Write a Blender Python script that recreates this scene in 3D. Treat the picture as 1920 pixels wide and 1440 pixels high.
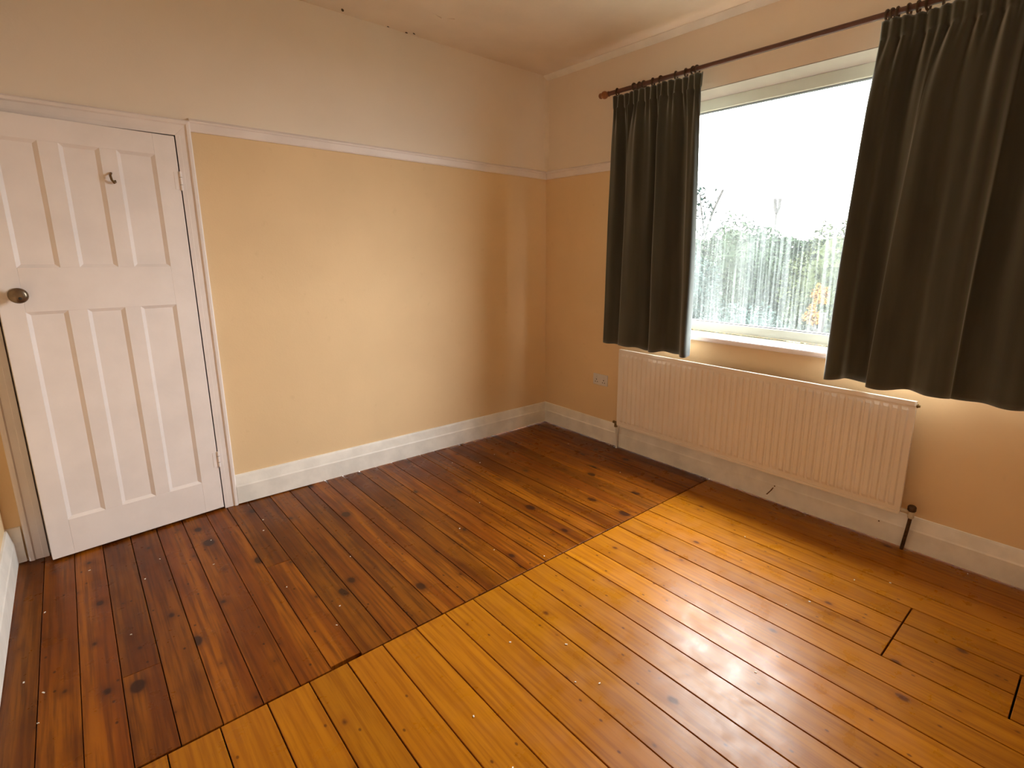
import bpy, math, random
from mathutils import Vector, Matrix, noise

random.seed(7)
for o in list(bpy.data.objects):
    bpy.data.objects.remove(o, do_unlink=True)
scene = bpy.context.scene
col = scene.collection

# ------------------------------------------------------------------ camera
CAM = Vector((-2.9492, -3.3274, 1.4321))
YAW, PITCH, ROLL = -0.7450, -0.2137, 0.0089
F_PX, PPX, PPY = 987.05, 1041.72, 691.89
fw = Vector((-math.sin(YAW) * math.cos(PITCH), math.cos(YAW) * math.cos(PITCH), math.sin(PITCH)))
r0 = Vector((math.cos(YAW), math.sin(YAW), 0))
u0 = r0.cross(fw)
rt = math.cos(ROLL) * r0 + math.sin(ROLL) * u0
up = -math.sin(ROLL) * r0 + math.cos(ROLL) * u0
cam_data = bpy.data.cameras.new('camera')
cam_data.sensor_width = 36.0
cam_data.lens = F_PX / 1920 * 36.0
cam_data.shift_x = (960 - PPX) / 1920
cam_data.shift_y = (PPY - 720) / 1920
cam_data.clip_start = 0.02
cam = bpy.data.objects.new('camera', cam_data)
col.objects.link(cam)
m = Matrix((rt, up, -fw)).transposed().to_4x4()
m.translation = CAM
cam.matrix_world = m
scene.camera = cam

# ------------------------------------------------------------------ sky and exposure
SKY_ZENITH = 22.0
world = bpy.data.worlds.new('overcast_sky')
scene.world = world
world.use_nodes = True
bg = world.node_tree.nodes['Background']
# standard overcast sky: luminance rises from horizon to zenith as (1 + 2 sin h) / 3
_nt = world.node_tree
_tc = _nt.nodes.new('ShaderNodeTexCoord'); _sp = _nt.nodes.new('ShaderNodeSeparateXYZ')
_nt.links.new(_tc.outputs['Generated'], _sp.inputs[0])
_mx = _nt.nodes.new('ShaderNodeMath'); _mx.operation = 'MAXIMUM'; _mx.inputs[1].default_value = 0.0
_nt.links.new(_sp.outputs[2], _mx.inputs[0])
_ma = _nt.nodes.new('ShaderNodeMath'); _ma.operation = 'MULTIPLY_ADD'
_ma.inputs[1].default_value = 2.0 / 3.0; _ma.inputs[2].default_value = 1.0 / 3.0
_nt.links.new(_mx.outputs[0], _ma.inputs[0])
_ms = _nt.nodes.new('ShaderNodeMath'); _ms.operation = 'MULTIPLY'; _ms.inputs[1].default_value = SKY_ZENITH
_nt.links.new(_ma.outputs[0], _ms.inputs[0])
_nt.links.new(_ms.outputs[0], bg.inputs['Strength'])
bg.inputs['Color'].default_value = (0.97, 0.985, 1.0, 1)
scene.view_settings.view_transform = 'Standard'
scene.view_settings.look = 'None'
scene.view_settings.gamma = 1.0
scene.view_settings.use_curve_mapping = False
scene.view_settings.exposure = 1.55
# sampling guide over the window opening (gives no light of its own)
pl = bpy.data.lights.new('window_portal', 'AREA')
pl.shape = 'RECTANGLE'
pl.size, pl.size_y = 1.6, 1.95
try:
    pl.cycles.is_portal = True
except Exception:
    pass
po = bpy.data.objects.new('window_portal', pl)
col.objects.link(po)
po.location = (0.33, -2.07, 1.67)
po.rotation_euler = (0, math.radians(90), 0)

# ------------------------------------------------------------------ helpers
class MB:
    def __init__(s):
        s.v, s.f = [], []

    def add(s, vs, fs):
        b = len(s.v)
        s.v += [tuple(p) for p in vs]
        s.f += [tuple(i + b for i in q) for q in fs]
        return s

    def box(s, x0, x1, y0, y1, z0, z1):
        x0, x1 = min(x0, x1), max(x0, x1); y0, y1 = min(y0, y1), max(y0, y1); z0, z1 = min(z0, z1), max(z0, z1)
        return s.add([(x0, y0, z0), (x1, y0, z0), (x1, y1, z0), (x0, y1, z0), (x0, y0, z1), (x1, y0, z1), (x1, y1, z1), (x0, y1, z1)],
                     [(3, 2, 1, 0), (4, 5, 6, 7), (0, 1, 5, 4), (1, 2, 6, 5), (2, 3, 7, 6), (3, 0, 4, 7)])

    def prism(s, A, B):
        """two matching loops of points joined and capped"""
        n = len(A)
        fs = [(i, (i + 1) % n, n + (i + 1) % n, n + i) for i in range(n)]
        fs += [tuple(range(n - 1, -1, -1)), tuple(range(n, 2 * n))]
        return s.add(list(A) + list(B), fs)

    def lathe(s, prof, origin, axis, seg=20):
        """prof: list of (distance along axis, radius)"""
        a = Vector(axis).normalized()
        h = Vector((0, 0, 1)) if abs(a.z) < .9 else Vector((1, 0, 0))
        e1 = a.cross(h).normalized(); e2 = a.cross(e1)
        o = Vector(origin); vs = []; fs = []
        for d, r in prof:
            for k in range(seg):
                t = 2 * math.pi * k / seg
                vs.append(o + a * d + (e1 * math.cos(t) + e2 * math.sin(t)) * r)
        for i in range(len(prof) - 1):
            for k in range(seg):
                k2 = (k + 1) % seg
                fs.append((i * seg + k, i * seg + k2, (i + 1) * seg + k2, (i + 1) * seg + k))
        fs.append(tuple(range(seg - 1, -1, -1)))
        fs.append(tuple((len(prof) - 1) * seg + k for k in range(seg)))
        return s.add(vs, fs)

    def tube(s, pts, r, seg=12):
        P = [Vector(p) for p in pts]; vs = []; fs = []
        prev = None
        for i, p in enumerate(P):
            d = (P[min(i + 1, len(P) - 1)] - P[max(i - 1, 0)]).normalized()
            if prev is None:
                h = Vector((0, 0, 1)) if abs(d.z) < .9 else Vector((1, 0, 0))
                e1 = d.cross(h).normalized()
            else:
                e1 = (prev - d * prev.dot(d)).normalized()
            prev = e1; e2 = d.cross(e1)
            for k in range(seg):
                t = 2 * math.pi * k / seg
                vs.append(p + (e1 * math.cos(t) + e2 * math.sin(t)) * r)
        for i in range(len(P) - 1):
            for k in range(seg):
                k2 = (k + 1) % seg
                fs.append((i * seg + k, i * seg + k2, (i + 1) * seg + k2, (i + 1) * seg + k))
        fs.append(tuple(range(seg - 1, -1, -1)))
        fs.append(tuple((len(P) - 1) * seg + k for k in range(seg)))
        return s.add(vs, fs)

    def torus(s, c, axis, R, r, n=20, m_=8):
        a = Vector(axis).normalized()
        h = Vector((0, 0, 1)) if abs(a.z) < .9 else Vector((1, 0, 0))
        e1 = a.cross(h).normalized(); e2 = a.cross(e1); c = Vector(c); vs = []; fs = []
        for i in range(n):
            t = 2 * math.pi * i / n; d = e1 * math.cos(t) + e2 * math.sin(t)
            for j in range(m_):
                q = 2 * math.pi * j / m_
                vs.append(c + d * (R + r * math.cos(q)) + a * r * math.sin(q))
        for i in range(n):
            for j in range(m_):
                i2, j2 = (i + 1) % n, (j + 1) % m_
                fs.append((i * m_ + j, i * m_ + j2, i2 * m_ + j2, i2 * m_ + j))
        return s.add(vs, fs)

    def build(s, name, mat, parent=None, smooth=False, bevel=0.0, segs=2):
        me = bpy.data.meshes.new(name)
        me.from_pydata(s.v, [], s.f)
        me.validate(); me.update()
        import bmesh
        bm = bmesh.new(); bm.from_mesh(me)
        bmesh.ops.recalc_face_normals(bm, faces=bm.faces)
        bm.to_mesh(me); bm.free()
        o = bpy.data.objects.new(name, me)
        col.objects.link(o)
        if mat: me.materials.append(mat)
        if smooth:
            for p in me.polygons: p.use_smooth = True
            try:
                me.set_sharp_from_angle(angle=math.radians(40))
            except Exception:
                pass
        if bevel > 0:
            b = o.modifiers.new('bevel', 'BEVEL'); b.width = bevel; b.segments = segs; b.limit_method = 'ANGLE'
        if parent: o.parent = parent
        return o

def empty(name, loc=(0, 0, 0), rz=0.0, parent=None):
    o = bpy.data.objects.new(name, None)
    o.empty_display_size = 0.1
    col.objects.link(o)
    o.location = loc; o.rotation_euler = (0, 0, rz)
    if parent: o.parent = parent
    return o

def tag(o, label, cat=None, group=None, kind=None):
    o['label'] = label
    if cat: o['category'] = cat
    if group: o['group'] = group
    if kind: o['kind'] = kind
    return o

def struct(o, label):
    o['kind'] = 'structure'
    o['label'] = label
    return o

# ------------------------------------------------------------------ materials
def new_mat(name):
    mt = bpy.data.materials.new(name); mt.use_nodes = True
    nt = mt.node_tree
    return mt, nt, nt.nodes['Principled BSDF'], nt.nodes['Material Output']

def N(nt, typ, **kw):
    n = nt.nodes.new(typ)
    for k, v in kw.items():
        if k.startswith('_'): setattr(n, k[1:], v)
        else: n.inputs[k].default_value = v
    return n

def mixc(nt, fac, a, b, blend='MIX'):
    n = nt.nodes.new('ShaderNodeMix'); n.data_type = 'RGBA'; n.blend_type = blend
    if isinstance(fac, (int, float)): n.inputs[0].default_value = fac
    else: nt.links.new(fac, n.inputs[0])
    for i, x in ((6, a), (7, b)):
        if isinstance(x, tuple): n.inputs[i].default_value = (*x[:3], 1)
        else: nt.links.new(x, n.inputs[i])
    return n.outputs[2]

def math_n(nt, op, a, b=None, c=None, clamp=False):
    n = nt.nodes.new('ShaderNodeMath'); n.operation = op; n.use_clamp = clamp
    for i, x in enumerate((a, b, c)):
        if x is None: continue
        if isinstance(x, (int, float)): n.inputs[i].default_value = x
        else: nt.links.new(x, n.inputs[i])
    return n.outputs[0]

def smooth_n(nt, val, lo, hi, t0=0.0, t1=1.0):
    n = nt.nodes.new('ShaderNodeMapRange'); n.interpolation_type = 'SMOOTHSTEP'
    nt.links.new(val, n.inputs[0])
    n.inputs[1].default_value, n.inputs[2].default_value = lo, hi
    n.inputs[3].default_value, n.inputs[4].default_value = t0, t1
    return n.outputs[0]

def plain(name, c, rough=0.5, metal=0.0, var=0.06, scale=8.0, bump=0.0, bscale=60.0, spec=0.5):
    """painted or plain surface with faint mottling and relief"""
    mt, nt, b, out = new_mat(name)
    tc = N(nt, 'ShaderNodeTexCoord')
    nz = N(nt, 'ShaderNodeTexNoise', Scale=scale, Detail=4.0)
    nt.links.new(tc.outputs['Object'], nz.inputs['Vector'])
    f = smooth_n(nt, nz.outputs[0], 0.3, 0.7)
    lo = tuple(x * (1 - var) for x in c); hi = tuple(min(1, x * (1 + var * .5)) for x in c)
    nt.links.new(mixc(nt, f, lo, hi), b.inputs['Base Color'])
    b.inputs['Roughness'].default_value = rough
    b.inputs['Metallic'].default_value = metal
    b.inputs['Specular IOR Level'].default_value = spec
    if bump:
        n2 = N(nt, 'ShaderNodeTexNoise', Scale=bscale, Detail=3.0)
        nt.links.new(tc.outputs['Object'], n2.inputs['Vector'])
        bp = N(nt, 'ShaderNodeBump', Strength=bump, Distance=0.002)
        nt.links.new(n2.outputs[0], bp.inputs['Height']); nt.links.new(bp.outputs[0], b.inputs['Normal'])
    return mt

CREAM = (0.87, 0.635, 0.375)
UPPER = (0.91, 0.785, 0.66)
WHITE = (0.91, 0.82, 0.79)

def wall_material():
    mt, nt, b, out = new_mat('wall_paint')
    g = N(nt, 'ShaderNodeNewGeometry')
    sp = N(nt, 'ShaderNodeSeparateXYZ'); nt.links.new(g.outputs['Position'], sp.inputs[0])
    n1 = N(nt, 'ShaderNodeTexNoise', Scale=2.2, Detail=4.0); nt.links.new(g.outputs['Position'], n1.inputs['Vector'])
    n2 = N(nt, 'ShaderNodeTexNoise', Scale=18.0, Detail=5.0); nt.links.new(g.outputs['Position'], n2.inputs['Vector'])
    cream = mixc(nt, smooth_n(nt, n1.outputs[0], .3, .7), tuple(x * .95 for x in CREAM), CREAM)
    cream = mixc(nt, smooth_n(nt, n2.outputs[0], .62, .8, 0, .22), cream, (0.62, 0.42, 0.22))
    upper = mixc(nt, smooth_n(nt, n1.outputs[0], .3, .7), tuple(x * .96 for x in UPPER), UPPER)
    split = math_n(nt, 'GREATER_THAN', sp.outputs[2], 2.045)
    nt.links.new(mixc(nt, split, cream, upper), b.inputs['Base Color'])
    b.inputs['Roughness'].default_value = 0.75
    b.inputs['Specular IOR Level'].default_value = 0.25
    n3 = N(nt, 'ShaderNodeTexNoise', Scale=110.0, Detail=2.0); nt.links.new(g.outputs['Position'], n3.inputs['Vector'])
    n4 = N(nt, 'ShaderNodeTexNoise', Scale=5.0, Detail=3.0); nt.links.new(g.outputs['Position'], n4.inputs['Vector'])
    hh = math_n(nt, 'ADD', math_n(nt, 'MULTIPLY', n3.outputs[0], .25), math_n(nt, 'MULTIPLY', n4.outputs[0], 2.0))
    bp = N(nt, 'ShaderNodeBump', Strength=0.35, Distance=0.004)
    nt.links.new(hh, bp.inputs['Height']); nt.links.new(bp.outputs[0], b.inputs['Normal'])
    return mt

M_WALL = wall_material()
M_CEIL = plain('ceiling_paint', UPPER, .8, var=.05, scale=3.0, bump=.35, bscale=45, spec=.2)
M_GLOSS = plain('gloss_white_paint', WHITE, .42, var=.05, scale=5.0, bump=.25, bscale=30)
M_SKIRT = plain('skirting_paint', (0.90, 0.85, 0.79), .45, var=.09, scale=9.0, bump=.3, bscale=40)
M_RAD = plain('radiator_enamel', (0.86, 0.775, 0.70), .38, var=.03, scale=4.0)
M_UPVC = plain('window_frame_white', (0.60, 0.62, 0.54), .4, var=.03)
M_SILL_DIM = plain('dimmed_sill_gloss', (0.22, 0.216, 0.21), .35, var=.03)  # white sill coloured dark to hold down the daylight it bounces
M_GASKET = plain('gasket_grey', (0.16, 0.16, 0.18), .6)
M_DARK = plain('dark_subfloor', (0.018, 0.010, 0.006), .9)
M_BRASS = plain('dull_brass', (0.20, 0.125, 0.05), .45, metal=.7, var=.25, scale=60)
M_BRONZE = plain('aged_knob_metal', (0.22, 0.165, 0.115), .28, metal=.85, var=.2, scale=40)
M_PIPE = plain('tarnished_copper_pipe', (0.10, 0.055, 0.03), .5, metal=.4, var=.4, scale=70)
M_VALVE = plain('valve_white_plastic', (0.62, 0.54, 0.42), .5, var=.2, scale=50)
M_SOCKET = plain('socket_plastic', (0.74, 0.70, 0.68), .35, var=.03)
M_HOLE = plain('dark_slot', (0.03, 0.025, 0.02), .8)
M_LINING = plain('curtain_lining', (0.38, 0.355, 0.32), .85, var=.05, scale=20, spec=.1)
M_RUST = plain('crack_brown', (0.16, 0.075, 0.03), .8, var=.3, scale=80)
M_CHIP = plain('bare_plaster_chip', (0.10, 0.065, 0.035), .9, var=.4, scale=60)
M_FLECK = plain('white_fleck', (0.85, 0.80, 0.72), .7)
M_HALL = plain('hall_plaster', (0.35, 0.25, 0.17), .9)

def rod_wood(name, c1, c2):
    mt, nt, b, out = new_mat(name)
    tc = N(nt, 'ShaderNodeTexCoord'); mp = N(nt, 'ShaderNodeMapping'); mp.inputs['Scale'].default_value = (60, 4, 60)
    nt.links.new(tc.outputs['Object'], mp.inputs[0])
    nz = N(nt, 'ShaderNodeTexNoise', Scale=1.0, Detail=5.0); nt.links.new(mp.outputs[0], nz.inputs['Vector'])
    nt.links.new(mixc(nt, smooth_n(nt, nz.outputs[0], .3, .7), c1, c2), b.inputs['Base Color'])
    b.inputs['Roughness'].default_value = .38
    return mt
M_ROD = rod_wood('curtain_pole_wood', (0.085, 0.032, 0.022), (0.14, 0.055, 0.038))
M_FINIAL = rod_wood('finial_wood', (0.24, 0.080, 0.022), (0.33, 0.12, 0.04))
M_RING = rod_wood('ring_wood', (0.05, 0.025, 0.012), (0.09, 0.045, 0.02))

def velvet():
    mt, nt, b, out = new_mat('olive_velvet')
    tc = N(nt, 'ShaderNodeTexCoord'); mp = N(nt, 'ShaderNodeMapping'); mp.inputs['Scale'].default_value = (14, 14, 1.6)
    nt.links.new(tc.outputs['Object'], mp.inputs[0])
    nz = N(nt, 'ShaderNodeTexNoise', Scale=1.0, Detail=4.0); nt.links.new(mp.outputs[0], nz.inputs['Vector'])
    nt.links.new(mixc(nt, smooth_n(nt, nz.outputs[0], .3, .7), (0.038, 0.037, 0.028), (0.062, 0.060, 0.046)), b.inputs['Base Color'])
    b.inputs['Roughness'].default_value = .9
    b.inputs['Specular IOR Level'].default_value = .1
    b.inputs['Sheen Weight'].default_value = 1.0
    b.inputs['Sheen Roughness'].default_value = .55
    b.inputs['Sheen Tint'].default_value = (0.75, 0.82, 0.85, 1)
    n2 = N(nt, 'ShaderNodeTexNoise', Scale=260.0, Detail=2.0); nt.links.new(tc.outputs['Object'], n2.inputs['Vector'])
    bp = N(nt, 'ShaderNodeBump', Strength=.3, Distance=.001); nt.links.new(n2.outputs[0], bp.inputs['Height'])
    nt.links.new(bp.outputs[0], b.inputs['Normal'])
    return mt
M_VELVET = velvet()

def board_wood(name, dark, mid, light, knot, kscale, rough0, streak, kr, mottle, v0, v1):
    """varnished pine; every board gets its own slice of the grain"""
    mt, nt, b, out = new_mat(name)
    tc = N(nt, 'ShaderNodeTexCoord'); oi = N(nt, 'ShaderNodeObjectInfo')
    off = N(nt, 'ShaderNodeCombineXYZ')
    nt.links.new(math_n(nt, 'MULTIPLY', oi.outputs['Random'], 37.0), off.inputs[0])
    nt.links.new(math_n(nt, 'MULTIPLY', oi.outputs['Random'], 91.0), off.inputs[1])
    va = N(nt, 'ShaderNodeVectorMath'); va.operation = 'ADD'
    nt.links.new(tc.outputs['Object'], va.inputs[0]); nt.links.new(off.outputs[0], va.inputs[1])
    def mapped(sx, sy):
        mp = N(nt, 'ShaderNodeMapping'); mp.inputs['Scale'].default_value = (sx, sy, 1)
        nt.links.new(va.outputs[0], mp.inputs[0]); return mp.outputs[0]
    # knots
    wob = N(nt, 'ShaderNodeTexNoise', Scale=22.0, Detail=2.0); nt.links.new(va.outputs[0], wob.inputs['Vector'])
    vadd = N(nt, 'ShaderNodeVectorMath'); vadd.operation = 'MULTIPLY_ADD'
    nt.links.new(wob.outputs['Color'], vadd.inputs[0]); vadd.inputs[1].default_value = (.05, .05, 0); nt.links.new(mapped(kscale, kscale * .62), vadd.inputs[2])
    vo = N(nt, 'ShaderNodeTexVoronoi', Scale=1.0); vo.voronoi_dimensions = '2D'
    nt.links.new(vadd.outputs[0], vo.inputs['Vector'])
    sc = N(nt, 'ShaderNodeSeparateColor'); nt.links.new(vo.outputs['Color'], sc.inputs[0])
    rad = math_n(nt, 'MULTIPLY', math_n(nt, 'POWER', sc.outputs[0], 3.5), kr)
    kd = math_n(nt, 'SUBTRACT', vo.outputs['Distance'], rad)
    kmask = smooth_n(nt, kd, -.02, .035, 1, 0)
    halo = smooth_n(nt, kd, 0, .16, 1, 0)
    # grain
    g1 = N(nt, 'ShaderNodeTexNoise', Scale=1.0, Detail=6.0, Roughness=.6); nt.links.new(mapped(70, 2.2), g1.inputs['Vector'])
    g2 = N(nt, 'ShaderNodeTexNoise', Scale=1.0, Detail=3.0); nt.links.new(mapped(13, .8), g2.inputs['Vector'])
    g3 = N(nt, 'ShaderNodeTexNoise', Scale=1.0, Detail=3.0); nt.links.new(mapped(9, 5), g3.inputs['Vector'])
    c = mixc(nt, smooth_n(nt, g2.outputs[0], .5 - streak, .5 + streak), mid, light)
    c = mixc(nt, smooth_n(nt, g1.outputs[0], .40, .66, 0, .70), c, dark)
    c = mixc(nt, smooth_n(nt, g3.outputs[0], .50, .85, 0, mottle), c, dark)
    hs = N(nt, 'ShaderNodeHueSaturation')
    nt.links.new(smooth_n(nt, oi.outputs['Random'], 0, 1, v0, v1), hs.inputs['Value'])
    nt.links.new(c, hs.inputs['Color'])
    c = mixc(nt, math_n(nt, 'MULTIPLY', halo, .45), hs.outputs[0], dark)
    c = mixc(nt, math_n(nt, 'MULTIPLY', kmask, .9), c, knot)
    # small nail holes and specks
    v2 = N(nt, 'ShaderNodeTexVoronoi', Scale=1.0); v2.voronoi_dimensions = '2D'; nt.links.new(mapped(15, 9), v2.inputs['Vector'])
    s2 = N(nt, 'ShaderNodeSeparateColor'); nt.links.new(v2.outputs['Color'], s2.inputs[0])
    nail = math_n(nt, 'MULTIPLY', smooth_n(nt, v2.outputs['Distance'], .03, .085, 1, 0), math_n(nt, 'GREATER_THAN', s2.outputs[1], .80))
    c = mixc(nt, math_n(nt, 'MULTIPLY', nail, .8), c, knot)
    nt.links.new(c, b.inputs['Base Color'])
    # worn varnish: patchy gloss over the whole floor
    g = N(nt, 'ShaderNodeNewGeometry')
    w1 = N(nt, 'ShaderNodeTexNoise', Scale=9.0, Detail=5.0, Roughness=.6); nt.links.new(g.outputs['Position'], w1.inputs['Vector'])
    rgh = smooth_n(nt, w1.outputs[0], .2, .8, rough0 - .08, rough0 + .15)
    nt.links.new(rgh, b.inputs['Roughness'])
    b.inputs['Specular IOR Level'].default_value = .20
    n5 = N(nt, 'ShaderNodeTexNoise', Scale=1.0, Detail=4.0); nt.links.new(mapped(26, 6), n5.inputs['Vector'])
    hh = math_n(nt, 'ADD', math_n(nt, 'MULTIPLY', g1.outputs[0], .25), n5.outputs[0])
    bp = N(nt, 'ShaderNodeBump', Strength=.24, Distance=.0016)
    nt.links.new(hh, bp.inputs['Height']); nt.links.new(bp.outputs[0], b.inputs['Normal'])
    return mt
M_BOARD_OLD = board_wood('stained_pine_board', (0.075, 0.016, 0.0012), (0.175, 0.041, 0.002), (0.285, 0.083, 0.0035), (0.028, 0.007, 0.002), 5.6, .30, .10, .12, .45, .72, 1.14)
M_BOARD_NEW = board_wood('honey_pine_board', (0.235, 0.068, 0.003), (0.36, 0.120, 0.0035), (0.42, 0.152, 0.0045), (0.09, 0.024, 0.004), 5.0, .30, .22, .065, .22, .88, 1.08)

# ------------------------------------------------------------------ room shell
H = 2.774
XL, YF = -3.3116, -3.85          # left wall, wall behind the camera
WY0, WY1, WZ0, WZ1 = -3.02, -1.12, 0.935, 2.397   # window opening
DX0, DX1, DZ = -3.187, -2.455, 1.992             # door opening

floor = struct(MB().box(XL, 0, YF, 0, -.10, -.026).build('floor', M_DARK), 'varnished bare pine board floor')
far_x = [XL, -3.203, -3.099, -2.994, -2.885, -2.777, -2.663, -2.552, -2.447, -2.338, -2.224, -2.113, -2.006, -1.895, -1.782, -1.671, -1.555]
while far_x[-1] < -.13: far_x.append(far_x[-1] + .1112)
far_x.append(0.0)
near_x = [XL, -3.180, -3.050, -2.920, -2.787, -2.655, -2.525, -2.394, -2.262, -2.126, -1.995, -1.860, -1.722, -1.592, -1.459, -1.327, -1.193, -1.057, -.925, -.792, -.660, -.528, -.395, -.262, -.130, 0.0]
JY = -1.638
def board(x0, x1, y0, y1, mat, gap):
    cx, cy = (x0 + x1) / 2, (y0 + y1) / 2
    a, b = (x1 - x0) / 2 - gap / 2, (y1 - y0) / 2 - .0012
    t = .0014
    top = [(-a + t, -b + t), (a - t, -b + t), (a - t, b - t), (-a + t, b - t)]
    mid = [(-a, -b), (a, -b), (a, b), (-a, b)]
    dz = random.uniform(-.0007, .0007); tilt = random.uniform(-.0016, .0016)
    vs = [(x, y, dz + tilt * x) for x, y in top] + [(x, y, dz - t + tilt * x) for x, y in mid] + [(x, y, -.022) for x, y in mid]
    fs = [(0, 1, 2, 3), (11, 10, 9, 8)]
    for i in range(4):
        j = (i + 1) % 4
        fs += [(i, i + 4, j + 4, j), (i + 4, i + 8, j + 8, j + 4)]
    o = MB().add(vs, fs).build('floorboard', mat, floor)
    o.location = (cx, cy, 0)
    return o
far_cuts = {8: [-.812], 3: [-1.197]}
for i in range(len(far_x) - 1):
    ys = [0.0] + sorted(far_cuts.get(i, []), reverse=True) + [JY + (.016 if i == 8 else .0022)]
    for k in range(len(ys) - 1):
        board(far_x[i], far_x[i + 1], ys[k + 1], ys[k], M_BOARD_OLD, random.uniform(.0022, .0036))
for i in range(len(near_x) - 1):
    x0, x1 = near_x[i], near_x[i + 1]
    cuts = []
    if x0 > -.93 and x1 < -.52: cuts.append(-2.916)
    if x0 > -.93 and x1 < -.65: cuts.append(-3.280)
    if i in (14, 22): cuts.append(-3.45)
    ys = [JY - .0022] + cuts + [YF]
    for k in range(len(ys) - 1):
        board(x0, x1, ys[k + 1] + (.0016 if k < len(ys) - 2 else 0), ys[k] - (.0016 if k else 0), M_BOARD_NEW, random.uniform(.0030, .0048))

ceiling = struct(MB().box(XL - .1, .30, YF - .1, .1, H, H + .1).build('ceiling', M_CEIL), 'off white papered ceiling')
def chip(x, y, lx, ly, rz):
    pts = []
    for k in range(9):
        t = 2 * math.pi * k / 9; q = random.uniform(.6, 1.1)
        px, py = lx * math.cos(t) * q, ly * math.sin(t) * q
        pts.append((px * math.cos(rz) - py * math.sin(rz), px * math.sin(rz) + py * math.cos(rz)))
    o = MB().prism([(a, b, -.003) for a, b in pts], [(a, b, 0) for a, b in pts]).build('plaster_chip', M_CHIP, ceiling)
    o.location = (x, y, H)
for c in [(-1.585, -.045, .020, .007, 1.1), (-1.178, -.012, .010, .006, .3), (-1.30, -.016, .007, .004, .1), (-1.135, -.03, .012, .004, .5)]: chip(*c)
def flake(x, y, l, rz):
    o = MB().prism([(-l, -.004, 0), (l, -.004, 0), (l, .004, 0), (-l, .004, 0)], [(-l, -.006, -.001), (l * .9, -.006, -.006), (l, .003, -.004), (-l, .004, -.001)]).build('paper_flake', M_CEIL, ceiling)
    o.location = (x, y, H); o.rotation_euler = (0, 0, rz)
flake(-1.158, -.351, .028, .2); flake(-1.083, -.374, .022, -.7)

# window wall
wb = MB()
wb.box(0, .30, YF, WY0, 0, H).box(0, .30, WY1, 0, 0, H).box(0, .30, WY0, WY1, 0, WZ0 - .03).box(0, .30, WY0, WY1, WZ1, H)
wall_right = struct(wb.build('wall_right', M_WALL), 'window wall, cream below the picture rail and off white above')
# door wall
wb = MB()
wb.box(XL, DX0, 0, .10, 0, H).box(DX1, .30, 0, .10, 0, H).box(DX0, DX1, 0, .10, DZ, H)
wall_back = struct(wb.build('wall_back', M_WALL), 'door wall, cream below the picture rail and off white above')
wall_left = struct(MB().box(XL - .1, XL, YF - .1, .10, 0, H).build('wall_left', M_WALL), 'cream and white wall beside the door')
wall_front = struct(MB().box(XL, .30, YF - .1, YF, 0, H).build('wall_front', M_WALL), 'cream and white wall opposite the door')
# hall behind the door (closed box open to the room side)
hb = MB()
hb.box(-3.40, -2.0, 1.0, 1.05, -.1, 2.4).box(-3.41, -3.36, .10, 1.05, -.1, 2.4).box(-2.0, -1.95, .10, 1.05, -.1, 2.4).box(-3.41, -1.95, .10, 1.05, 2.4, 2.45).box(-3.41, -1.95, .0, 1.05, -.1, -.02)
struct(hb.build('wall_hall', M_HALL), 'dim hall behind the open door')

# rounded corner bead and ceiling cove
R = .030
# concave fillet: centre at (-R,-R), arc from (-R,0) to (0,-R)
P = [(.0, .0)] + [(-R + R * math.sin(math.pi / 2 * k / 8), -R + R * math.cos(math.pi / 2 * k / 8)) for k in range(9)]
struct(MB().prism([(x, y, 2.07) for x, y in P], [(x, y, H) for x, y in P]).build('trim_1', plain('corner_bead_paint', UPPER, .6), smooth=True), 'rounded vertical corner bead above the picture rail')
R = .034
P = [(.0, H), (-R, H), (-R, H - .004), (-.004, H - R), (0, H - R)]
struct(MB().prism([(x, YF, z) for x, z in P], [(x, 0, z) for x, z in P]).build('trim_2', plain('cove_paint', (.90, .84, .76), .4)), 'narrow pale cove between ceiling and window wall')

# skirting boards: flat lower board with a sloped moulded top
SK = [(0, .006), (.022, .006), (.022, .108), (.019, .116), (.010, .166), (.007, .175), (0, .177)]
def skirt_x(y0, y1, x, sgn):
    return [[(x + sgn * d, y, z) for d, z in SK] for y in (y0, y1)]
bb = MB()
bb.prism([(-2.388, -d, z) for d, z in SK], [(0, -d, z) for d, z in SK])
bb.prism([(XL, -d, z) for d, z in SK], [(-3.262, -d, z) for d, z in SK])
struct(bb.build('baseboard_back', M_SKIRT), 'white moulded skirting board along the door wall')
bb = MB()
bb.prism([(-d, YF, z) for d, z in SK], [(-d, -2.752, z) for d, z in SK])
bb.prism([(-d, -2.748, z) for d, z in SK], [(-d, -.862, z) for d, z in SK])
bb.prism([(-d, -.858, z) for d, z in SK], [(-d, 0, z) for d, z in SK])
base_r = struct(bb.build('baseboard_right', M_SKIRT), 'white moulded skirting board below the window')
def sk_mark(name, pts, w):
    mb = MB()
    for a, b in zip(pts[:-1], pts[1:]):
        mb.prism([(-.0225, a[0] - w, a[1]), (-.0225, a[0] + w, a[1]), (-.0225, b[0] + w * .8, b[1]), (-.0225, b[0] - w * .8, b[1])],
                 [(-.0215, a[0] - w, a[1]), (-.0215, a[0] + w, a[1]), (-.0215, b[0] + w * .8, b[1]), (-.0215, b[0] - w * .8, b[1])])
    o = mb.build(name, M_RUST, base_r); o['label'] = 'brown chipped streak on the skirting'
sk_mark('paint_chip', [(-2.034, .036), (-2.058, .070), (-2.070, .092)], .0042)
sk_mark('paint_chip', [(-2.076, .100), (-2.078, .108)], .004)
sk_mark('paint_chip', [(-2.630, .098), (-2.630, .105)], .0035)
bb = MB()
bb.prism([(XL + d, YF, z) for d, z in SK], [(XL + d, -.022, z) for d, z in SK])
struct(bb.build('baseboard_left', M_SKIRT), 'white moulded skirting board along the left wall')

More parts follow.
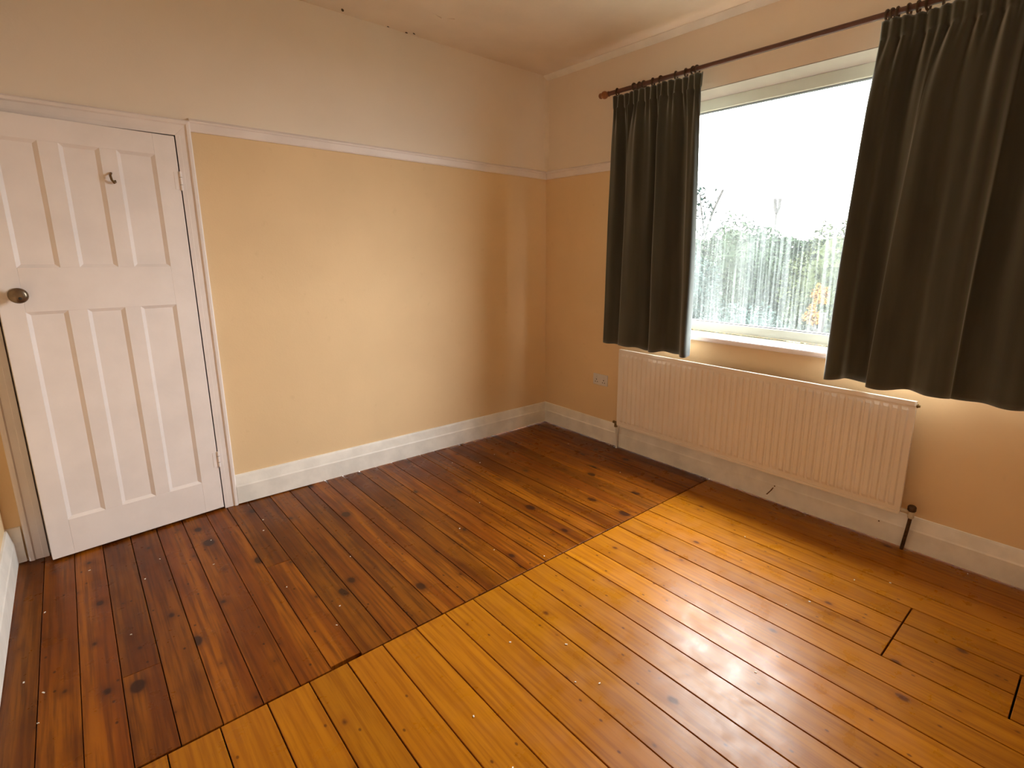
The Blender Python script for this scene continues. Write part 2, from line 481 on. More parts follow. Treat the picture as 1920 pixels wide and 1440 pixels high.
# picture rails
PR = [(0, 2.018), (.012, 2.018), (.016, 2.026), (.016, 2.058), (.022, 2.062), (.022, 2.069), (.016, 2.071), (.006, 2.080), (0, 2.082)]
struct(MB().prism([(-2.388, -d, z) for d, z in PR], [(0, -d, z) for d, z in PR]).build('trim_3', M_GLOSS), 'white picture rail along the door wall')
struct(MB().prism([(-d, -1.06, z) for d, z in PR], [(-d, -.022, z) for d, z in PR]).build('trim_4', M_GLOSS), 'white picture rail between corner and window')

# door casing: jambs, stops and mitred architrave
casing = struct(empty('trim_5', (-2.82, 0, 0)), 'white painted door frame with moulded architrave')
def cpart(mb, name, m_=M_GLOSS, bevel=.001):
    o = mb.build(name, m_, casing, bevel=bevel); o.location = (2.82, 0, 0); return o
cpart(MB().box(DX1, DX1 + .02, -.018, .10, 0, DZ), 'jamb')
cpart(MB().box(DX0 - .02, DX0 + .002, -.018, .10, 0, DZ), 'jamb')
cpart(MB().box(DX0, DX1, -.018, .10, DZ - .002, DZ + .02), 'head_jamb')
cpart(MB().box(DX0, DX0 + .012, .02, .05, 0, DZ), 'door_stop')
cpart(MB().box(DX1 - .012, DX1, .02, .05, 0, DZ), 'door_stop')
AP = [(0, 0), (0, .017), (.045, .017), (.050, .024), (.062, .024), (.068, .017), (.070, 0)]     # across width, thickness
def arch(side):
    x = DX1 if side > 0 else DX0; zt = DZ
    A = [(x + side * a, -t, 0) for a, t in AP]; B = [(x + side * a, -t, zt + a * 1.1) for a, t in AP]
    return MB().prism(A, B)
cpart(arch(1), 'architrave'); cpart(arch(-1), 'architrave')
cpart(MB().prism([(DX1 + a, -t, DZ + a * 1.1) for a, t in AP], [(DX0 - a, -t, DZ + a * 1.1) for a, t in AP]), 'head_architrave')

# ------------------------------------------------------------------ door
door = empty('door_1', (-2.460, -.020, 0), math.radians(6.73))
struct(door, 'white painted six panel door standing slightly ajar')
DW, DB, DT, TH = .717, .012, 1.984, .035
U = [(.090, .236), (.298, .435), (.502, .639)]
ZB, ZT = (.187, 1.167), (1.358, 1.888)
def dbox(name, u0_, u1_, z0, z1, y0=0.0, y1=TH, bevel=.0012):
    return MB().box(-u1_, -u0_, y0, y1, z0, z1).build(name, M_GLOSS, door, bevel=bevel)
dbox('stile', 0, U[0][0], DB, DT); dbox('stile', U[2][1], DW, DB, DT)
dbox('bottom_rail', U[0][0], U[2][1], DB, ZB[0]); dbox('lock_rail', U[0][0], U[2][1], ZB[1], ZT[0]); dbox('top_rail', U[0][0], U[2][1], ZT[1], DT)
for z0, z1 in (ZB, ZT):
    dbox('mullion', U[0][1], U[1][0], z0, z1); dbox('mullion', U[1][1], U[2][0], z0, z1)
    for a, b in U:
        mb = MB(); s_ = .015; d_ = .010
        o_ = [(-b, .0005, z0), (-a, .0005, z0), (-a, .0005, z1), (-b, .0005, z1)]
        i_ = [(-b + s_, d_, z0 + s_ * .9), (-a - s_, d_, z0 + s_ * .9), (-a - s_, d_, z1 - s_ * .9), (-b + s_, d_, z1 - s_ * .9)]
        k_ = [(-b, TH - .002, z0), (-a, TH - .002, z0), (-a, TH - .002, z1), (-b, TH - .002, z1)]
        mb.add(o_ + i_ + k_, [(0, 1, 5, 4), (1, 2, 6, 5), (2, 3, 7, 6), (3, 0, 4, 7), (4, 5, 6, 7), (8, 9, 10, 11), (0, 1, 9, 8), (1, 2, 10, 9), (2, 3, 11, 10), (3, 0, 8, 11)])
        mb.build('panel', M_GLOSS, door)
kn = MB().lathe([(-.001, .030), (.004, .030), (.007, .024), (.010, .012), (.026, .011), (.032, .018), (.036, .027), (.043, .0325), (.051, .0325), (.057, .029), (.061, .021), (.0625, .012), (.063, .003)], (-.655, 0, 1.243), (0, -1, 0), 28).build('door_knob', M_BRONZE, door, smooth=True)
kn['label'] = 'round aged bronze door knob'
MB().lathe([(0, .006), (.004, .006), (.005, .004)], (-.652, -.0615, 1.232), (0, -1, 0), 12).build('keyhole_disc', M_HOLE, kn)
for z in (1.775, .300):
    hg = empty('hinge', (0, 0, z), parent=door)
    MB().lathe([(-.045, .0055), (.045, .0055)], (.004, -.004, 0), (0, 0, 1), 10).build('hinge_knuckle', M_GLOSS, hg)
    for q in (-.018, .018):
        MB().lathe([(-.0007, .006), (.0007, .006)], (.004, -.004, q), (0, 0, 1), 10).build('knuckle_joint', M_HOLE, hg)
    MB().box(-.022, .0, -.0015, .001, -.042, .042).build('hinge_leaf', M_GLOSS, hg)
hk = empty('coat_hook', (-.266, 0, 1.765), parent=door)
MB().lathe([(0, .015), (.003, .015), (.004, .010)], (0, .0103, .018), (0, -1, 0), 14).build('hook_plate', M_BRASS, hk)
MB().tube([(0, .010, .018), (-.004, -.006, .016), (-.010, -.018, .004), (-.008, -.022, -.014), (.001, -.016, -.027), (.008, -.002, -.022), (.009, .007, -.010)], .0048, 8).build('hook_wire', M_BRASS, hk, smooth=True)

# ------------------------------------------------------------------ window
win = struct(empty('window_1', (.19, -1.95, WZ0)), 'large white framed picture window with a misted lower pane')
def wpart(mb, name, m_, bevel=0.0, smooth=False):
    o = mb.build(name, m_, win, bevel=bevel, smooth=smooth); o.location = (-.19, 1.95, -WZ0); return o
FZ0, FZ1 = WZ0 + .004, WZ1
GZ0, GZ1 = 1.001, 2.326
GY0, GY1 = WY0 + .065, WY1 - .065
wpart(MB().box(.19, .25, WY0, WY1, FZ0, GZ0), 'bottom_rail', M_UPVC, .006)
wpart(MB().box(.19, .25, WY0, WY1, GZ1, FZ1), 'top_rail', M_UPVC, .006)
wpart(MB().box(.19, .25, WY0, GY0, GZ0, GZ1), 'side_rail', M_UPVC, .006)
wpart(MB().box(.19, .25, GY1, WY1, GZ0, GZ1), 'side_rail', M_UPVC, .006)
gk = .005
for a in ((GY0, GY1, GZ0, GZ0 + gk), (GY0, GY1, GZ1 - gk, GZ1), (GY0, GY0 + gk, GZ0 + gk, GZ1 - gk), (GY1 - gk, GY1, GZ0 + gk, GZ1 - gk)):
    wpart(MB().box(.196, .226, *a), 'gasket', M_GASKET)
# darkened sill board, and an added dark board that dims the soffit
wpart(MB().box(-.012, .19, WY0, WY1, WZ0 - .030, WZ0), 'window_sill', M_SILL_DIM)
wpart(MB().box(-.032, -.012, WY0 - .05, WY1 + .05, WZ0 - .032, WZ0 + .001), 'sill_nosing', M_GLOSS, .009)
M_SOFFIT_DIM = plain('soffit_dimming_paint', (.36, .30, .265), .7, var=.05)  # dull tone lowers the soffit's brightness through colour
wpart(MB().box(.001, .19, WY0, WY1, WZ1 - .004, WZ1), 'soffit_dimming_board', M_SOFFIT_DIM)
def glass():
    mt, nt, b, out = new_mat('clear_glass')
    nt.nodes.remove(b)
    tr = N(nt, 'ShaderNodeBsdfTransparent'); tr.inputs[0].default_value = (.95, .97, .96, 1)
    gl = N(nt, 'ShaderNodeBsdfGlossy', Roughness=.01)
    lw = N(nt, 'ShaderNodeLayerWeight', Blend=.5)
    fr = math_n(nt, 'MULTIPLY_ADD', math_n(nt, 'POWER', lw.outputs['Facing'], 5.0), .80, .03)
    mx = N(nt, 'ShaderNodeMixShader'); nt.links.new(fr, mx.inputs[0]); nt.links.new(tr.outputs[0], mx.inputs[1]); nt.links.new(gl.outputs[0], mx.inputs[2])
    nt.links.new(mx.outputs[0], out.inputs[0])
    return mt
wpart(MB().box(.210, .214, GY0 + gk, GY1 - gk, GZ0 + gk, GZ1 - gk), 'glass_pane', glass())
def mist():
    mt, nt, b, out = new_mat('condensation')
    nt.nodes.remove(b)
    g = N(nt, 'ShaderNodeNewGeometry'); sp = N(nt, 'ShaderNodeSeparateXYZ'); nt.links.new(g.outputs['Position'], sp.inputs[0])
    def nz(sy, sz, det, scale=1.0):
        mp = N(nt, 'ShaderNodeMapping'); mp.inputs['Scale'].default_value = (1, sy, sz)
        nt.links.new(g.outputs['Position'], mp.inputs[0])
        n = N(nt, 'ShaderNodeTexNoise', Scale=scale, Detail=det); nt.links.new(mp.outputs[0], n.inputs['Vector']); return n.outputs[0]
    streak = nz(55, 1.6, 3.0); streak2 = nz(22, .9, 2.0); drops = nz(70, 55, 3.0); edge = nz(40, .5, 3.0); big = nz(3, 3, 2.0)
    # ragged upper edge of the misted area
    zz = math_n(nt, 'SUBTRACT', sp.outputs[2], math_n(nt, 'MULTIPLY', math_n(nt, 'SUBTRACT', edge, .5), .45))
    area = smooth_n(nt, zz, 1.50, 1.80, 1, 0)
    ridge = smooth_n(nt, streak, .40, .62)
    d = math_n(nt, 'MULTIPLY_ADD', ridge, .30, .12)
    d = math_n(nt, 'ADD', d, smooth_n(nt, streak2, .5, .7, 0, .15))
    low = smooth_n(nt, sp.outputs[2], 1.0, 1.25, 1, 0)
    d = math_n(nt, 'ADD', d, math_n(nt, 'MULTIPLY', smooth_n(nt, drops, .52, .66, 0, .25), math_n(nt, 'MULTIPLY_ADD', low, .6, .35)))
    d = math_n(nt, 'MULTIPLY', d, area, clamp=True)
    tr = N(nt, 'ShaderNodeBsdfTransparent')
    tl = N(nt, 'ShaderNodeBsdfTranslucent'); tl.inputs[0].default_value = (.86, .92, .91, 1)
    df = N(nt, 'ShaderNodeBsdfDiffuse'); df.inputs[0].default_value = (.5, .5, .5, 1)
    m1 = N(nt, 'ShaderNodeMixShader'); m1.inputs[0].default_value = .2
    nt.links.new(tl.outputs[0], m1.inputs[1]); nt.links.new(df.outputs[0], m1.inputs[2])
    mx = N(nt, 'ShaderNodeMixShader'); nt.links.new(math_n(nt, 'MULTIPLY', d, .15), mx.inputs[0]); nt.links.new(tr.outputs[0], mx.inputs[1]); nt.links.new(m1.outputs[0], mx.inputs[2])
    nt.links.new(mx.outputs[0], out.inputs[0])
    return mt
yy0, yy1 = GY0 + gk, GY1 - gk
cd = wpart(MB().add([(.2085, yy0, GZ0 + gk), (.2085, yy1, GZ0 + gk), (.2085, yy1, 1.98), (.2085, yy0, 1.98)], [(0, 1, 2, 3)]), 'condensation_film', mist())
cd['label'] = 'streaky condensation on the lower half of the glass'

# ------------------------------------------------------------------ radiator
rad = tag(empty('radiator', (-.07, -1.82, .205)), 'long cream fluted panel radiator on the wall under the window', 'radiator')
def rpart(mb, name, m_, parent=None, bevel=0.0, smooth=False):
    o = mb.build(name, m_, parent or rad, bevel=bevel, smooth=smooth)
    if parent is None: o.location = (.07, 1.82, -.205)
    return o
RY0, RY1, RZ0, RZ1 = -2.728, -.905, .205, .775
ys = [RY0, RY0 + .022]; dep = [0, 0]
n_fl = 45; pitch = (RY1 - RY0 - .044) / n_fl
for k in range(n_fl):
    b0 = RY0 + .022 + k * pitch
    for f_, d_ in ((.10, 0), (.26, 1), (.74, 1), (.90, 0)):
        ys.append(b0 + f_ * pitch); dep.append(d_)
ys += [RY1 - .022, RY1]; dep += [0, 0]
zs = [(RZ0, 0), (RZ0 + .034, 0), (RZ0 + .050, 1), (RZ1 - .046, 1), (RZ1 - .030, 0), (RZ1, 0)]
vs, fs = [], []
for z, w in zs:
    for y, d_ in zip(ys, dep):
        vs.append((-.100 - .0075 * d_ * w + (.004 if (z in (RZ0, RZ1)) else 0), y, z))
n_ = len(ys)
for i in range(len(zs) - 1):
    for j in range(n_ - 1):
        fs.append((i * n_ + j, i * n_ + j + 1, (i + 1) * n_ + j + 1, (i + 1) * n_ + j))
mb = MB().add(vs, fs)
rpart(mb, 'front_panel', M_RAD)
mb = MB().box(-.096, -.078, RY0, RY1, RZ0, RZ1)
rpart(mb, 'panel_body', M_RAD, bevel=.003)
rpart(MB().box(-.104, -.0955, RY0 + .004, RY1 - .004, RZ1 - .022, RZ1 + .002), 'top_seam', M_RAD, bevel=.003)
rpart(MB().box(-.103, -.0955, RY0 + .004, RY1 - .004, RZ0 - .001, RZ0 + .014), 'bottom_seam', M_RAD, bevel=.003)
mb = MB(); k = 0; y = RY0 + .06
while y < RY1 - .06:
    mb.box(-.078, -.042, y, y + .0015, RZ0 + .06, RZ1 - .06); y += .03
rpart(mb, 'convector_fins', M_RAD)
for y in (RY0 + .22, RY1 - .22):
    rpart(MB().box(-.078, -.002, y - .012, y + .012, RZ0 + .08, RZ1 - .10), 'wall_bracket', M_RAD)
o = rpart(MB().lathe([(0, .010), (.006, .010), (.007, .006), (.014, .006), (.0145, .003)], (-.085, RY0 + .001, RZ1 - .022), (0, -1, 0), 12), 'bleed_valve', M_BRASS)
o['label'] = 'small brass bleed valve'
# lockshield valve near the corner
v = rpart(MB().lathe([(-.020, .010), (-.018, .0125), (.010, .0125), (.013, .0105), (.022, .0105), (.024, .006)], (-.050, -.858, .190), (0, 0, 1), 16), 'lockshield_valve', M_BRASS, smooth=True)
v['label'] = 'dark brass valve at the corner end'
MB().lathe([(0, .007), (.012, .007), (.013, .010), (.026, .010), (.028, .006)], (-.050, -.858, .205), (0, 1, 0), 14).build('valve_spindle', M_BRASS, v, smooth=True)
MB().tube([(-.050, -.858, .203), (-.070, -.885, .215), (-.086, -.910, .222)], .008, 10).build('valve_tail', M_BRASS, v, smooth=True)
rpart(MB().tube([(-.050, -.858, .175), (-.042, -.858, .10), (-.036, -.858, 0.0)], .0075, 12), 'painted_pipe', M_SKIRT, smooth=True)
# valve at the other end
v = rpart(MB().lathe([(-.030, .010), (-.026, .014), (.006, .015), (.009, .011)], (-.055, -2.768, .213), (0, 0, 1), 16), 'radiator_valve', M_VALVE, smooth=True)
v['label'] = 'paint splashed valve on a dark pipe'
MB().lathe([(.008, .016), (.012, .019), (.030, .019), (.036, .014), (.037, .004)], (-.055, -2.768, .213), (0, 0, 1), 16).build('valve_cap', M_PIPE, v, smooth=True)
MB().tube([(-.055, -2.764, .214), (-.075, -2.742, .222), (-.086, -2.720, .226)], .009, 10).build('valve_tail', M_VALVE, v, smooth=True)
rpart(MB().tube([(-.055, -2.768, .190), (-.048, -2.760, .11), (-.034, -2.747, 0.0)], .0085, 12), 'feed_pipe', M_PIPE, smooth=True)

# ------------------------------------------------------------------ wall socket
so = tag(empty('wall_socket', (-.004, -.648, .490)), 'white double power socket on the cream wall beside the radiator', 'socket')
MB().box(-.006, .004, -.073, .073, -.043, .043).build('face_plate', M_SOCKET, so, bevel=.003)
for q in (-.037, .037):
    MB().box(-.0085, -.006, q - .006, q + .006, .012, .030).build('rocker_switch', M_SOCKET, so, bevel=.001)
    MB().box(-.0065, -.005, q - .004, q + .004, -.004, .003).build('pin_hole', M_HOLE, so)
    MB().box(-.0065, -.005, q - .014, q - .007, -.022, -.016).build('pin_hole', M_HOLE, so)
    MB().box(-.0065, -.005, q + .007, q + .014, -.022, -.016).build('pin_hole', M_HOLE, so)

# ------------------------------------------------------------------ curtain pole, rings, curtains
RX, RZ = -.100, 2.487
ROD0, ROD1 = -3.235, -.735
rod = tag(empty('curtain_pole', (RX, -1.95, RZ)), 'slim reddish brown wooden curtain pole with turned finials above the window', 'curtain pole')
def opart(mb, name, m_, smooth=True):
    o = mb.build(name, m_, rod, smooth=smooth); o.location = (-RX, 1.95, -RZ); return o
opart(MB().lathe([(0, .0135), (ROD1 - ROD0, .0135)], (RX, ROD0, RZ), (0, 1, 0), 20), 'pole', M_ROD)
FP = [(-.006, .0165), (.004, .0165), (.007, .012), (.013, .012), (.018, .020), (.028, .0245), (.040, .0245), (.050, .019), (.054, .014), (.058, .0165), (.066, .0185), (.074, .0165), (.080, .010), (.082, .003)]
opart(MB().lathe(FP, (RX, ROD1, RZ), (0, 1, 0), 20), 'finial', M_FINIAL)
opart(MB().lathe(FP, (RX, ROD0, RZ), (0, -1, 0), 20), 'finial', M_FINIAL)
for y in (-.955, -2.99):
    b_ = MB().lathe([(0, .026), (.008, .026), (.012, .016), (.070, .014), (.080, .018)], (0, y, RZ), (-1, 0, 0), 16)
    b_.torus((RX, y, RZ), (0, 1, 0), .0185, .006, 18, 8)
    opart(b_, 'bracket', M_RING)
ring_me = MB().torus((0, 0, -.005), (0, 1, 0), .0215, .0052, 20, 8)
ring_me.torus((0, 0, -.030), (1, 0, 0), .0035, .0012, 10, 6)
ring0 = None
def ring(y, label, group):
    global ring0
    if ring0 is None:
        o = ring_me.build('curtain_ring', M_RING, smooth=True); ring0 = o
    else:
        o = ring0.copy(); col.objects.link(o)
    o.location = (RX, y, RZ); o.rotation_euler = (0, 0, random.uniform(-.25, .25))
    tag(o, label, 'curtain ring', group)
ORD = ['first', 'second', 'third', 'fourth', 'fifth', 'sixth', 'seventh', 'eighth', 'ninth']
LR = [-.815, -1.000, -1.035, -1.105, -1.165, -1.275, -1.345, -1.395, -1.420]
for k, y in enumerate(LR): ring(y, 'dark ring over the narrow curtain, %s along the pole from the corner finial' % ORD[k], 'rings holding the narrow curtain')
RR = [-2.392, -2.412, -2.432, -2.475, -2.510, -2.545, -2.600, -2.70, -2.80]
for k, y in enumerate(RR): ring(y, "dark ring over the wide curtain, %s along the pole from that curtain's window edge" % ORD[k], 'rings holding the wide curtain')

def catmull(keys, n):
    out = []
    K = [keys[0]] + keys + [keys[-1]]
    for i in range(1, len(K) - 2):
        p0, p1, p2, p3 = K[i - 1], K[i], K[i + 1], K[i + 2]
        for j in range(n):
            t = j / n
            out.append(tuple(.5 * ((2 * p1[a]) + (-p0[a] + p2[a]) * t + (2 * p0[a] - 5 * p1[a] + 4 * p2[a] - p3[a]) * t * t + (-p0[a] + 3 * p1[a] - 3 * p2[a] + p3[a]) * t ** 3) for a in (0, 1)))
    out.append(keys[-1][:2])
    return out

def curtain(name, label, hem, top, pleats, zb, seed, hookys):
    """hem: (y, depth) along the bottom edge; top: (y_start, y_end) of the heading"""
    rnd = random.Random(seed)
    pts = catmull(hem, 12)
    # arc length parameter
    L = [0.0]
    for a, b in zip(pts[:-1], pts[1:]): L.append(L[-1] + math.hypot(a[0] - b[0], a[1] - b[1]))
    S = [l / L[-1] for l in L]
    ZT_ = 2.457; ZH = ZT_ - .085
    nz_ = 46
    zs_ = [zb + (ZH - zb) * k / nz_ for k in range(nz_ + 1)] + [ZH + (ZT_ - ZH) * k / 8 for k in range(1, 9)]
    vs, fs = [], []
    lin = []
    ph = [rnd.uniform(0, 6.28) for _ in range(4)]
    for z in zs_:
        h = min(1, max(0, (z - zb) / (ZH - zb)))
        hd = max(0, (z - ZH) / (ZT_ - ZH))
        for (y, d), s in zip(pts, S):
            yt = top[0] + (top[1] - top[0]) * s
            k = h ** 1.6 * .80 + .20 * max(0, (h - .80) / .20) ** 2
            if hd > 0: k = 1
            yy = y * (1 - k) + yt * k
            amp = (1 - .28 * h) * (1 - .66 * max(0, (h - .80) / .20) ** 2)
            if hd > 0: amp = .245
            dd = d * amp
            # soft mid folds fed by the pleats
            mid = .014 * math.sin(2 * math.pi * pleats * .5 * s + ph[0]) * h ** 1.2 + .006 * math.sin(2 * math.pi * pleats * s + ph[1]) * h ** 4
            if hd > 0: mid = .006 * math.sin(2 * math.pi * pleats * .5 * s + ph[0]) * (1 - hd)
            pl_ = .0085 * math.sin(2 * math.pi * pleats * s + ph[1]) * (1 if hd > 0 else max(0, (h - .90) / .10) ** 1.5)
            pinch = -.006 * math.exp(-((z - ZH) / .018) ** 2)
            wob = .006 * noise.noise(Vector((s * 9 + seed, z * 2.2, seed)))
            hemz = (.006 * math.sin(s * 17 + ph[2]) + .004 * math.sin(s * 41 + ph[3])) * (1 - h) ** 6
            headz = -.004 * (math.sin(2 * math.pi * pleats * s + ph[1]) ** 2) * hd
            # the depth must stay clear of the sill and wall
            x = -.118 + dd + mid + pl_ - pinch * 0 + wob
            x = min(x, -.036)
            vs.append((x, yy + .004 * noise.noise(Vector((s * 6, z * 1.7, seed + 9))), z + hemz + headz))
    n = len(pts)
    for i in range(len(zs_) - 1):
        for j in range(n - 1):
            fs.append((i * n + j, i * n + j + 1, (i + 1) * n + j + 1, (i + 1) * n + j))
    cy = sum(top) / 2
    root = tag(empty(name, (RX, cy, zb)), label, 'curtain')
    def cp(o): o.location = (-RX, -cy, -zb); return o
    o = cp(MB().add(vs, fs).build('velvet_drape', M_VELVET, root, smooth=True))
    for p in o.data.polygons: p.use_smooth = True
    sd = o.modifiers.new('thickness', 'SOLIDIFY'); sd.thickness = .0022; sd.offset = 0
    # lining: follows the drape on the window side, a touch wider and shorter
    rows = len(zs_)
    lv, lf = [], []
    for i in range(rows):
        for j in range(n):
            x, y, z = vs[i * n + j]
            s = S[j]
            a = vs[i * n + max(j - 1, 0)]; b = vs[i * n + min(j + 1, n - 1)]
            tx, ty = b[0] - a[0], b[1] - a[1]; q = math.hypot(tx, ty) or 1
            nx, ny = -ty / q, tx / q
            if nx < 0 and abs(nx) > .2: nx, ny = -nx, -ny
            if top[1] < top[0]:
                pass
            nx, ny = (-ty / q, tx / q)      # travelling toward -y the window side is (+x)
            off = .0045
            lv.append((min(x + nx * off, -.030), y + ny * off, z + (.014 if i == 0 else (.006 if i == 1 else (.003 if i > rows - 2 else 0)))))
    for i in range(rows - 1):
        for j in range(n - 1):
            lf.append((i * n + j, i * n + j + 1, (i + 1) * n + j + 1, (i + 1) * n + j))
    lo = cp(MB().add(lv, lf).build('curtain_lining', M_LINING, root, smooth=True))
    for p in lo.data.polygons: p.use_smooth = True
    lo['label'] = 'pale lining behind the velvet'
    for y in hookys:
        hkv = MB().tube([(-.112, y, 2.440), (-.106, y, 2.454), (-.101, y, 2.457)], .0016, 6)
        cp(hkv.build('curtain_hook', M_LINING, root))
    return root

hemL = [(-.785, -.020), (-.825, -.012), (-.875, .012), (-.930, .034), (-.950, .004), (-.946, -.042), (-.985, -.050), (-1.060, -.034), (-1.140, -.004), (-1.180, .016), (-1.205, -.020), (-1.226, -.066), (-1.262, -.070), (-1.300, -.044), (-1.326, .004), (-1.370, .026), (-1.415, .018), (-1.440, -.020), (-1.470, -.042), (-1.494, -.034), (-1.500, .006)]
curtain('short_curtain', 'narrow olive velvet curtain near the corner, gathered left of the window', hemL, (-.800, -1.468), 15, .812, 3, [-.83, -1.02, -1.13, -1.28, -1.41])
hemR = [(-2.330, .012), (-2.322, -.030), (-2.360, -.044), (-2.394, -.024), (-2.410, .026), (-2.455, .046), (-2.505, .040), (-2.528, .004), (-2.522, -.040), (-2.560, -.046), (-2.625, -.020), (-2.680, .006), (-2.720, -.012), (-2.770, -.042), (-2.825, -.056), (-2.852, -.030), (-2.850, .020), (-2.895, .040), (-2.960, .014), (-3.030, -.030), (-3.090, -.050), (-3.130, -.020), (-3.160, .028), (-3.200, .010), (-3.225, -.030)]
curtain('wide_curtain', 'wide olive velvet curtain hanging right of the window', hemR, (-2.378, -3.225), 19, .822, 11, [-2.43, -2.55, -2.70, -2.85])

# ------------------------------------------------------------------ crumbs of paint on the floor
mb = MB(); rnd = random.Random(5)
spots = [(-2.80, -.40), (-2.62, -.62), (-2.42, -1.03), (-2.12, -.98), (-2.35, -1.42), (-1.42, -1.60), (-2.87, -.55), (-2.95, -.95), (-3.05, -.30), (-.40, -2.80), (-.05, -3.02), (-1.9, -1.95), (-1.75, -2.1), (-1.85, -2.25), (-2.2, -2.35), (-.03, -.78), (-.03, -.83), (-3.24, -1.0), (-3.20, -1.25)]
spots += [(rnd.uniform(-3.2, -.2), rnd.uniform(-3.0, -.2)) for _ in range(26)]
for x, y in spots:
    a = rnd.uniform(0, 6.28); l, w = rnd.uniform(.0018, .0050), rnd.uniform(.0012, .0026)
    c, s = math.cos(a), math.sin(a)
    q = [(x + c * i * l - s * j * w, y + s * i * l + c * j * w) for i, j in ((-1, -1), (1, -.7), (.8, 1), (-.9, .8))]
    mb.prism([(px, py, -.0005) for px, py in q], [(px, py, .0022) for px, py in q])
tag(mb.build('paint_flecks', M_FLECK), 'tiny white paint flecks scattered over the floorboards', 'flecks', kind='stuff')

# ------------------------------------------------------------------ garden
def leaf_mat(name, c1, c2, trans=.25):
    mt, nt, b, out = new_mat(name)
    g = N(nt, 'ShaderNodeNewGeometry')
    nz = N(nt, 'ShaderNodeTexNoise', Scale=2.5, Detail=3.0); nt.links.new(g.outputs['Position'], nz.inputs['Vector'])
    f = math_n(nt, 'ADD', math_n(nt, 'MULTIPLY', g.outputs['Random Per Island'], .6), math_n(nt, 'MULTIPLY', nz.outputs[0], .5), clamp=True)
    nt.links.new(mixc(nt, f, c1, c2), b.inputs['Base Color'])
    b.inputs['Roughness'].default_value = .8
    b.inputs['Specular IOR Level'].default_value = .04
    return mt
M_LEAF_B = leaf_mat('blue_green_leaves', (.004, .008, .0070), (.012, .019, .0165))
M_LEAF_G = leaf_mat('mid_green_leaves', (.0045, .008, .0045), (.013, .019, .010))
M_LEAF_Y = leaf_mat('yellow_green_leaves', (.008, .011, .0038), (.020, .024, .010))
M_LEAF_O = leaf_mat('orange_leaves', (.075, .030, .006), (.105, .052, .014))
M_BARK = plain('grey_bark', (.015, .013, .012), .9, var=.3, scale=12)
M_LAWN = plain('lawn', (.016, .024, .009), .9, var=.35, scale=1.2)
struct(MB().box(.32, 40, -25, 25, -.65, -.55).build('garden_ground', M_LAWN), 'green lawn outside the window')

def shrub(name, label, c, r, h, mat, n, leaf, seed, group=None, cat='shrub', zmin=0.0):
    rnd = random.Random(seed)
    root = tag(empty(name, (c[0], c[1], -.55)), label, cat, group)
    mb = MB()
    if zmin == 0:
        # dense twiggy middle that stops daylight showing through
        rings_, seg_ = 9, 14
        cv, cf = [], []
        for a in range(rings_ + 1):
            th = math.pi * a / rings_
            for b in range(seg_):
                ph = 2 * math.pi * b / seg_
                p = Vector((math.sin(th) * math.cos(ph), math.sin(th) * math.sin(ph), math.cos(th)))
                bump = (.88 + .26 * noise.noise(p * 2.6 + Vector((seed, 0, 0)))) * .76
                cv.append((p.x * r * bump, p.y * r * bump, h * .52 + p.z * h * .48 * bump))
        for a in range(rings_):
            for b in range(seg_):
                b2 = (b + 1) % seg_
                cf.append((a * seg_ + b, a * seg_ + b2, (a + 1) * seg_ + b2, (a + 1) * seg_ + b))
        mb.add(cv, cf)
    for _ in range(n):
        while True:
            p = Vector((rnd.uniform(-1, 1), rnd.uniform(-1, 1), rnd.uniform(-1, 1)))
            if .70 < p.length < 1 and p.z >= zmin * 2 - 1: break
        bump = .88 + .26 * noise.noise(p * 2.6 + Vector((seed, 0, 0)))
        q = Vector((p.x * r * bump, p.y * r * bump, h * .52 + p.z * h * .48 * bump))
        d = Vector((rnd.gauss(0, 1), rnd.gauss(0, 1), rnd.gauss(0, .7))).normalized()
        e = d.cross(Vector((rnd.gauss(0, 1), rnd.gauss(0, 1), rnd.gauss(0, 1)))).normalized()
        l = leaf * rnd.uniform(.6, 1.3); w = l * .42
        mb.add([q - d * l, q + e * w, q + d * l, q - e * w], [(0, 1, 2, 3)])
    fo = mb.build('foliage', mat, root); fo['kind'] = 'stuff'
    st = MB()
    for k in range(4):
        a = rnd.uniform(0, 6.28)
        st.tube([(0, 0, 0), (.12 * r * math.cos(a), .12 * r * math.sin(a), h * .25), (.4 * r * math.cos(a), .4 * r * math.sin(a), h * .7)], .03 + .01 * r, 6)
    st.build('stems', M_BARK, root)
    return root
shrub('garden_shrub', 'blue green shrub outside, left part of the window beside the narrow curtain', (5.2, 2.35), .95, 2.25, M_LEAF_B, 7000, .045, 1)
shrub('garden_shrub', 'tall mid green shrub outside, behind the middle of the window', (8.0, 2.6), 1.3, 2.85, M_LEAF_G, 7000, .06, 2)
shrub('garden_shrub', 'yellow green shrub outside, right part of the window beside the wide curtain', (7.4, .30), 1.1, 2.60, M_LEAF_Y, 7000, .05, 3)
shrub('garden_shrub', 'low blue green bush outside, at the foot of the window view', (4.3, .50), .85, 1.35, M_LEAF_B, 6000, .04, 4)
shrub('garden_shrub', 'dark green bush farthest right outside the window', (9.6, -1.3), 1.5, 2.7, M_LEAF_G, 6000, .07, 6)
shrub('flowering_bush', 'small low bush of orange leaves outside, nearest the window', (5.3, -.10), .17, 1.32, M_LEAF_O, 420, .035, 8, cat='flowers', zmin=.80)
shrub('flowering_bush', 'paler clump of orange leaves outside, behind the small low orange bush', (5.95, .06), .22, 1.58, M_LEAF_O, 300, .035, 9, cat='flowers', zmin=.86)
hr = tag(empty('garden_hedge', (12.6, 3.0, -.55)), 'long level green hedge at the end of the garden outside', 'hedge')
mb = MB().box(-.45, .45, -6.8, 6.8, 0, 2.22)
rnd = random.Random(12)
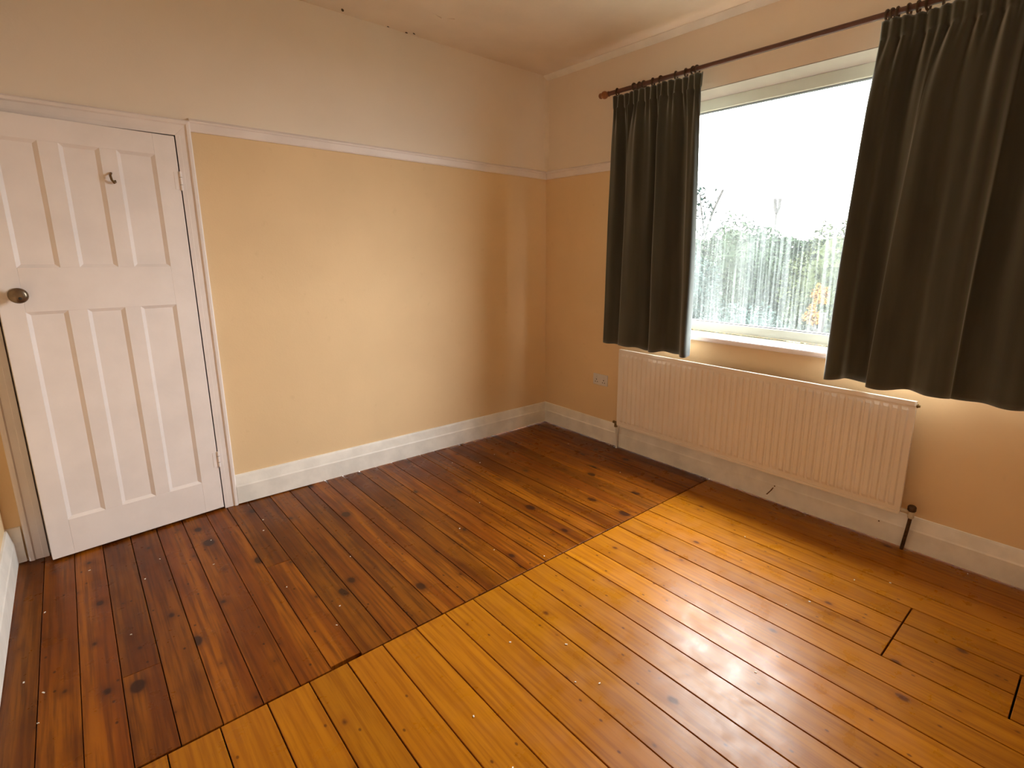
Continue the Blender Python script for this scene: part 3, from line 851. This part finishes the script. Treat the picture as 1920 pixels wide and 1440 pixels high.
for _ in range(22000):
    q = Vector((rnd.choice((-.5, -.48, rnd.uniform(-.5, .5))) + rnd.uniform(-.06, .06), rnd.uniform(-7, 7), 0))
    top_z = 2.45 + .28 * noise.noise(Vector((q.y * .9, 3.3, 0))) + .12 * noise.noise(Vector((q.y * 3.1, 8.1, 0)))
    q.z = top_z - abs(rnd.gauss(0, .16)) if abs(q.x) < .4 else rnd.uniform(.1, top_z)
    d = Vector((rnd.gauss(0, 1), rnd.gauss(0, 1), rnd.gauss(0, .7))).normalized(); e = d.cross(Vector((rnd.gauss(0, 1), rnd.gauss(0, 1), rnd.gauss(0, 1)))).normalized()
    l = .085 * rnd.uniform(.6, 1.3); w = l * .45
    mb.add([q - d * l, q + e * w, q + d * l, q - e * w], [(0, 1, 2, 3)])
fo = mb.build('foliage', M_LEAF_G, hr); fo['kind'] = 'stuff'
# bare leaning twiggy tree by the left edge of the pane
tw = tag(empty('bare_sapling', (10.4, 5.05, -.55)), 'thin bare sapling with a forked top left outside the window', 'tree')
mb = MB()
mb.tube([(0, 0, 0), (0, .05, 1.6), (.05, -.02, 2.7), (.1, -.16, 3.2), (.1, -.42, 3.75)], .04, 6)
mb.tube([(.02, .02, 2.6), (.1, .18, 3.1), (.1, .3, 3.7)], .03, 6)
mb.build('trunk', M_BARK, tw)
lv = MB(); rnd = random.Random(2)
for _ in range(130):
    q = Vector((rnd.uniform(-.2, .3), rnd.uniform(-.25, .5), rnd.uniform(2.5, 3.8)))
    d = Vector((rnd.gauss(0, 1), rnd.gauss(0, 1), rnd.gauss(0, 1))).normalized(); e = d.cross(Vector((.3, .5, .8))).normalized()
    lv.add([q - d * .07, q + e * .035, q + d * .07, q - e * .035], [(0, 1, 2, 3)])
fo = lv.build('foliage', M_LEAF_B, tw); fo['kind'] = 'stuff'
# slim pole with a forked head rising over the hedge
pt = tag(empty('garden_post', (10.6, 3.13, -.55)), 'slim grey post with a forked head standing over the middle of the hedge', 'post')
MB().tube([(0, 0, 0), (0, 0, 3.10)], .03, 8).build('post_shaft', M_BARK, pt)
mb = MB().tube([(0, 0, 3.06), (0, .05, 3.20), (0, .07, 3.42)], .042, 8).tube([(0, 0, 3.06), (0, -.05, 3.20), (0, -.06, 3.42)], .042, 8)
mb.build('forked_head', M_BARK, pt)
